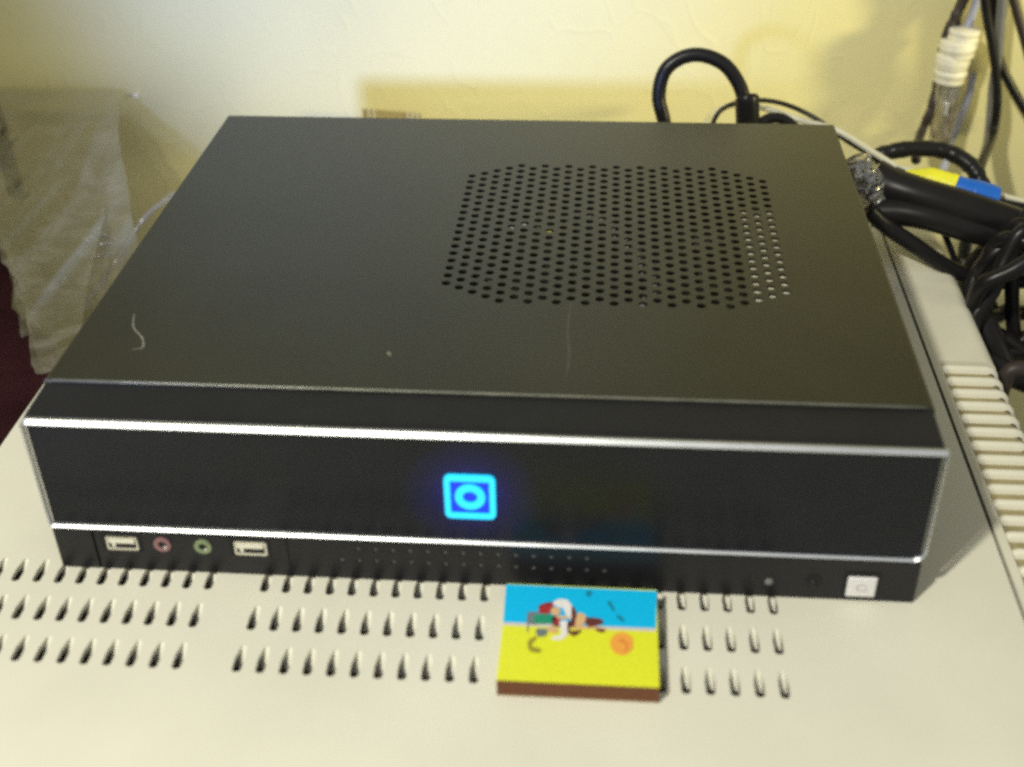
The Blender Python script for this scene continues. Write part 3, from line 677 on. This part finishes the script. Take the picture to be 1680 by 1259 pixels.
# hanging cables on the wall at top right
cable('cable', [(0.2415, 0.4000, 0.1048), (0.2399, 0.4020, 0.0838), (0.2350, 0.4020, 0.0698), (0.2331, 0.4020, 0.0537), (0.2334, 0.4000, 0.0379), (0.2310, 0.3960, 0.0206), (0.2253, 0.3880, 0.0054), (0.2073, 0.3180, 0.0229)], 0.0027, CABLE2, 'dark brown twisted cable hanging left of the white taped joint', G, wob=0.35, seed=9)
cable('cable', [(0.2411, 0.4080, 0.0992), (0.2399, 0.4070, 0.0823), (0.2378, 0.4050, 0.0731), (0.2407, 0.4030, 0.0624), (0.2380, 0.4010, 0.0559)], 0.0026, CABLE2, 'short dark cable end going into the top of the white tape', G, wob=0.2, seed=4)
tj = empty('taped_joint', (0.2412, 0.4000, 0.0527), 'white taped cable joint above a clear tube hanging on the wall', 'cable joint')
obj('cord', tube(bmesh.new(), [(0.2499, 0.4060, 0.0998), (0.2475, 0.4050, 0.0795), (0.2452, 0.4030, 0.0678), (0.2436, 0.4010, 0.0595)], 0.0026), CLILAC, tj, smooth=True)
for i, (a, b, c, d, r) in enumerate(((1578, 50, 1576, 76, 0.0085), (1571, 74, 1568, 98, 0.0098), (1564, 96, 1560, 116, 0.0092), (1560, 112, 1556, 132, 0.0084))):
    pass
obj('tape_wrap', tube(bmesh.new(), [(0.2425, 0.3980, 0.0687), (0.2424, 0.3980, 0.0643), (0.2422, 0.3980, 0.0598)], 0.0088, sides=18, n=5, wob=0.10, rf=lambda t: 0.0088 * (0.93 + 0.08 * math.sin(3.14 * t)), seed=0), TAPEW, tj, smooth=True)
obj('tape_wrap', tube(bmesh.new(), [(0.2399, 0.3980, 0.0627), (0.2402, 0.3980, 0.0577), (0.2404, 0.3980, 0.0526)], 0.0102, sides=18, n=5, wob=0.10, rf=lambda t: 0.0102 * (0.93 + 0.08 * math.sin(3.14 * t)), seed=3), TAPEW, tj, smooth=True)
obj('tape_wrap', tube(bmesh.new(), [(0.2388, 0.3980, 0.0540), (0.2387, 0.3980, 0.0497), (0.2386, 0.3980, 0.0453)], 0.0098, sides=18, n=5, wob=0.10, rf=lambda t: 0.0098 * (0.93 + 0.08 * math.sin(3.14 * t)), seed=6), TAPEW, tj, smooth=True)
obj('tape_wrap', tube(bmesh.new(), [(0.2389, 0.3980, 0.0475), (0.2388, 0.3980, 0.0424), (0.2387, 0.3980, 0.0372)], 0.009, sides=18, n=5, wob=0.10, rf=lambda t: 0.009 * (0.93 + 0.08 * math.sin(3.14 * t)), seed=9), TAPEW, tj, smooth=True)

obj('clear_tube', tube(bmesh.new(), [(0.2390, 0.3980, 0.0372), (0.2391, 0.3970, 0.0260), (0.2391, 0.3960, 0.0131), (0.2392, 0.3930, -0.0031)], 0.0075, rf=lambda t: 0.0078 - 0.001 * t), FILM2, tj, smooth=True)
obj('terminal', tube(bmesh.new(), [(0.2371, 0.3980, 0.0342), (0.2380, 0.3980, 0.0275)], 0.0022), NICKEL, tj, smooth=True)
obj('terminal', tube(bmesh.new(), [(0.2430, 0.3980, 0.0328), (0.2432, 0.3980, 0.0276)], 0.0018), NICKEL, tj, smooth=True)
obj('terminal', tube(bmesh.new(), [(0.2373, 0.3900, 0.0276), (0.2375, 0.3890, 0.0197)], 0.0017), CHROME, tj, smooth=True)
obj('inner_wire', tube(bmesh.new(), [(0.2425, 0.4000, 0.0358), (0.2438, 0.4000, 0.0192), (0.2421, 0.3980, 0.0026), (0.2406, 0.3940, -0.0102)], 0.0012), CARD, tj, smooth=True)
cable('cable', [(0.2552, 0.4100, 0.0382), (0.2549, 0.4090, 0.0235), (0.2512, 0.4060, 0.0092), (0.2479, 0.4020, -0.0049), (0.2454, 0.3960, -0.0182)], 0.0024, CLILAC, 'pale grey cable slanting down behind the clear tube', G)
cable('cable', [(0.2454, 0.3950, 0.0995), (0.2516, 0.3960, 0.0789), (0.2588, 0.3960, 0.0596), (0.2641, 0.3960, 0.0435), (0.2682, 0.3950, 0.0254), (0.2680, 0.3900, 0.0065), (0.2435, 0.3220, 0.0190), (0.2367, 0.3050, 0.0141)], 0.0026, CABLE, 'black cable hanging in front of the grey one right of white tape', G)
cable('cable', [(0.2597, 0.4030, 0.0973), (0.2626, 0.4030, 0.0733), (0.2652, 0.4030, 0.0519), (0.2664, 0.4030, 0.0335), (0.2682, 0.4010, 0.0154), (0.2676, 0.3940, -0.0011), (0.2417, 0.3200, 0.0126)], 0.0029, CGREY, 'dark grey cable hanging down behind the black one right of white tape', G)
cable('cable', [(0.2551, 0.4080, 0.0959), (0.2614, 0.4080, 0.0681), (0.2682, 0.4070, 0.0469), (0.2772, 0.4060, 0.0325), (0.2873, 0.4040, 0.0191), (0.2985, 0.4020, 0.0058)], 0.0028, CABLE, 'black cable branching off towards the right edge of the wall', G)
cable('cable', [(0.2633, 0.4050, 0.0934), (0.2713, 0.4050, 0.0762), (0.2798, 0.4050, 0.0586), (0.2882, 0.4050, 0.0405)], 0.0026, CABLE2, 'dark cable cutting the top right corner of the wall', G)
# coil beside the housing
CC = Vector((0.2493, 0.2050, -0.0018)); pts = []
for k in range(90):
    a = math.radians(100 + 22 * k); rr = 1.0 + 0.10 * math.sin(k * 1.7) - 0.0028 * k
    pts.append((CC.x + 0.030 * rr * math.cos(a) + 0.003 * math.sin(k * 0.9), CC.y + 0.012 * math.cos(k * 0.51) + 0.0004 * k, CC.z + 0.036 * rr * math.sin(a)))
cable('cable_coil', pts, 0.0040, CABLE, 'bundled coil of black cable hanging at right of the beige housing', G, cat='cable coil')
cable('cable', [(0.2038, 0.2500, 0.0237), (0.2096, 0.2480, 0.0138), (0.2162, 0.2460, 0.0013), (0.2228, 0.2400, -0.0109), (0.2364, 0.2350, -0.0326), (0.2481, 0.2300, -0.0513)], 0.0016, CABLE, 'thin black cable dropping past the back right corner of the housing', G)
cable('cable', [(0.2248, 0.2620, 0.0128), (0.2254, 0.2620, -0.0018), (0.2271, 0.2620, -0.0161), (0.2337, 0.2600, -0.0331), (0.2450, 0.2550, -0.0523)], 0.0034, CGREY, 'dark grey cable dropping behind the sagging black one', G)
cable('cable', [(0.2390, 0.2350, 0.0163), (0.2408, 0.2300, -0.0013), (0.2457, 0.2280, -0.0244), (0.2532, 0.2260, -0.0484)], 0.0036, CABLE, 'straight black cable hanging across the coil', G)
cable('cable', [(0.2209, 0.2150, -0.0069), (0.2286, 0.2050, -0.0213), (0.2371, 0.2000, -0.0336), (0.2501, 0.2000, -0.0403)], 0.0068, CABLE, 'thick black cable hugging the ribbed edge of the housing', G)
cable('cable', [(0.2261, 0.1700, -0.0295), (0.2269, 0.1700, -0.0175), (0.2311, 0.1700, -0.0140), (0.2397, 0.1700, -0.0160)], 0.0038, CABLE2, 'dark cable bend low beside the first ribs of the housing', G)
# striped card strip behind the back edge
cs = empty('card_strip', (-0.0955, 0.4050, 0.0060), 'tan card strip with pale stripes leaning behind back edge of the computer', 'card')
A0 = Vector((-0.1127, 0.4050, 0.0121)); A1 = Vector((-0.0761, 0.4050, 0.0099)); dn = Vector((0, 0, -0.035))
def strip(u0, u1, dy, m, nm):
    bm = bmesh.new()
    p = [A0.lerp(A1, u0), A0.lerp(A1, u1)]
    f = [bm.verts.new(v + Vector((0, dy, 0))) for v in (p[0], p[1], p[1] + dn, p[0] + dn)]
    b = [bm.verts.new(v + Vector((0, dy + 0.0008, 0))) for v in (p[0], p[1], p[1] + dn, p[0] + dn)]
    bm.faces.new(f); bm.faces.new(b[::-1])
    for k in range(4): bm.faces.new((f[k], b[k], b[(k + 1) % 4], f[(k + 1) % 4]))
    obj(nm, bm, m, cs)
strip(0, 1, 0.0, CARD, 'card')
for u in (0.10, 0.19, 0.77, 0.85, 0.93): strip(u, u + 0.035, -0.0010, CARDL, 'pale_stripe')
# pin on the wall
bm = bmesh.new(); bmesh.ops.create_uvsphere(bm, u_segments=16, v_segments=10, radius=0.0016)
pc_ = Vector((-0.2616, 0.4185, 0.0134)); bmesh.ops.translate(bm, verts=bm.verts, vec=pc_)
tag(obj('wall_pin', bm, PINM, smooth=True, origin=pc_), 'tiny shiny white pin head on the wall above the clear bag', 'pin')
# maroon cloth at the lower left
bm = bmesh.new(); N = 40; G2 = []
for i in range(N + 1):
    row = []
    for j in range(N + 1):
        u = i / N; v = j / N
        y = -0.35 + v * 0.72; x = -0.75 + u * (0.538 - 0.64 * max(0.0, y - 0.145) + 0.008 * math.sin(y * 70) * (1 if y > 0.15 else 0))
        xr = max(0.0, x - (-0.222)) 
        z = -0.035 - 0.9 * xr - 0.04 * max(0.0, (y - 0.12)) + 0.010 * noise.noise(Vector((x * 9, y * 6, 1))) 
        row.append(bm.verts.new((x, y, z)))
    G2.append(row)
for i in range(N):
    for j in range(N): bm.faces.new((G2[i][j], G2[i + 1][j], G2[i + 1][j + 1], G2[i][j + 1]))
ret = bmesh.ops.solidify(bm, geom=bm.faces[:], thickness=0.004)
tag(obj('cloth', bm, MAROON, smooth=True, origin=(-0.4, 0.0, -0.05)), 'dark maroon cloth in shadow at the left beside the beige housing', 'cloth')
cable('strap', [(-0.3485, 0.3900, 0.0376), (-0.3431, 0.3900, 0.0060), (-0.3400, 0.3850, -0.0165), (-0.3048, 0.3200, -0.0082)], 0.0050, CABLE2, 'short dark strap hanging at the upper left edge over the bag', None, wob=0.2, cat='strap')
# clear plastic bag
def sheet(corn, nu, nv, amp, sc, seed, name, par, bulge=0.01):
    TLc, TRc, BLc, BRc = [Vector(c) for c in corn]; bm = bmesh.new(); g = []
    for i in range(nu + 1):
        row = []
        for j in range(nv + 1):
            u = i / nu; v = j / nv
            p = TLc.lerp(TRc, u).lerp(BLc.lerp(BRc, u), v)
            s = Vector((p.x * sc, seed, p.z * sc))
            a = 1 - abs(noise.noise(s)) * 2; b = 1 - abs(noise.noise(s * 2.3 + Vector((7, 1, 3)))) * 2
            c = noise.noise(s * 5.1); e2 = 1 - abs(noise.noise(s * 4.3 + Vector((2, 9, 4)))) * 2
            k = min(1, v * 3 + 0.15) 
            p = p + Vector((0.25 * c * amp, -(amp * (a + 0.55 * b + 0.2 * c + 0.32 * e2)) * k - bulge * math.sin(math.pi * u) * math.sin(math.pi * v), 0.15 * b * amp))
            row.append(bm.verts.new(p))
        g.append(row)
    for i in range(nu):
        for j in range(nv): bm.faces.new((g[i][j], g[i + 1][j], g[i + 1][j + 1], g[i][j + 1]))
    return obj(name, bm, FILM, par, smooth=True)
bag = empty('plastic_bag', (-0.2576, 0.2800, -0.0201), 'crumpled clear plastic bag hanging between the wall and left side of computer', 'bag')
sheet(((-0.3698, 0.4100, 0.0220), (-0.2698, 0.4100, 0.0194), (-0.2460, 0.1900, -0.0205), (-0.1940, 0.2200, -0.0115)), 90, 110, 0.006, 22, 1.3, 'front_film', bag)
sheet(((-0.3766, 0.4150, 0.0057), (-0.2720, 0.4150, 0.0011), (-0.2051, 0.1217, 0.0040), (-0.1878, 0.1196, 0.0060)), 70, 110, 0.007, 30, 5.7, 'back_film', bag)
sheet(((-0.2798, 0.2500, -0.0048), (-0.2664, 0.2600, -0.0024), (-0.2035, 0.1218, 0.0040), (-0.1942, 0.1223, 0.0040)), 40, 90, 0.004, 40, 9.1, 'folded_edge', bag, 0.004)
for i, q in enumerate((((-0.2381, 0.2550, -0.0057), (-0.2325, 0.2580, -0.0027), (-0.2274, 0.2600, -0.0043), (-0.2235, 0.2620, -0.0082)),
        ((-0.2292, 0.2500, -0.0043), (-0.2246, 0.2520, -0.0045), (-0.2214, 0.2550, -0.0067), (-0.2171, 0.2580, -0.0052)),
        ((-0.2357, 0.2450, -0.0121), (-0.2296, 0.2480, -0.0098), (-0.2242, 0.2500, -0.0093), (-0.2214, 0.2520, -0.0118)),
        ((-0.2453, 0.2200, -0.0167), (-0.2376, 0.2250, -0.0102), (-0.2355, 0.2300, -0.0185), (-0.2306, 0.2300, -0.0295)))):
    obj('glint_arc', tube(bmesh.new(), q, 0.0009, 8, 6, 0.5, seed=i), FILM2, bag, smooth=True)  # pale film tubes standing in for bright glints on the bag
obj('bag_rim_glint', tube(bmesh.new(), [(-0.2397, 0.2500, -0.0377), (-0.2268, 0.2620, -0.0211), (-0.2196, 0.2750, -0.0108), (-0.2120, 0.2850, -0.0025), (-0.2019, 0.3000, 0.0024)], 0.0016, wob=0.4, seed=3), FILM2, bag, smooth=True)  # bag edge as a paler tube, painting its highlight
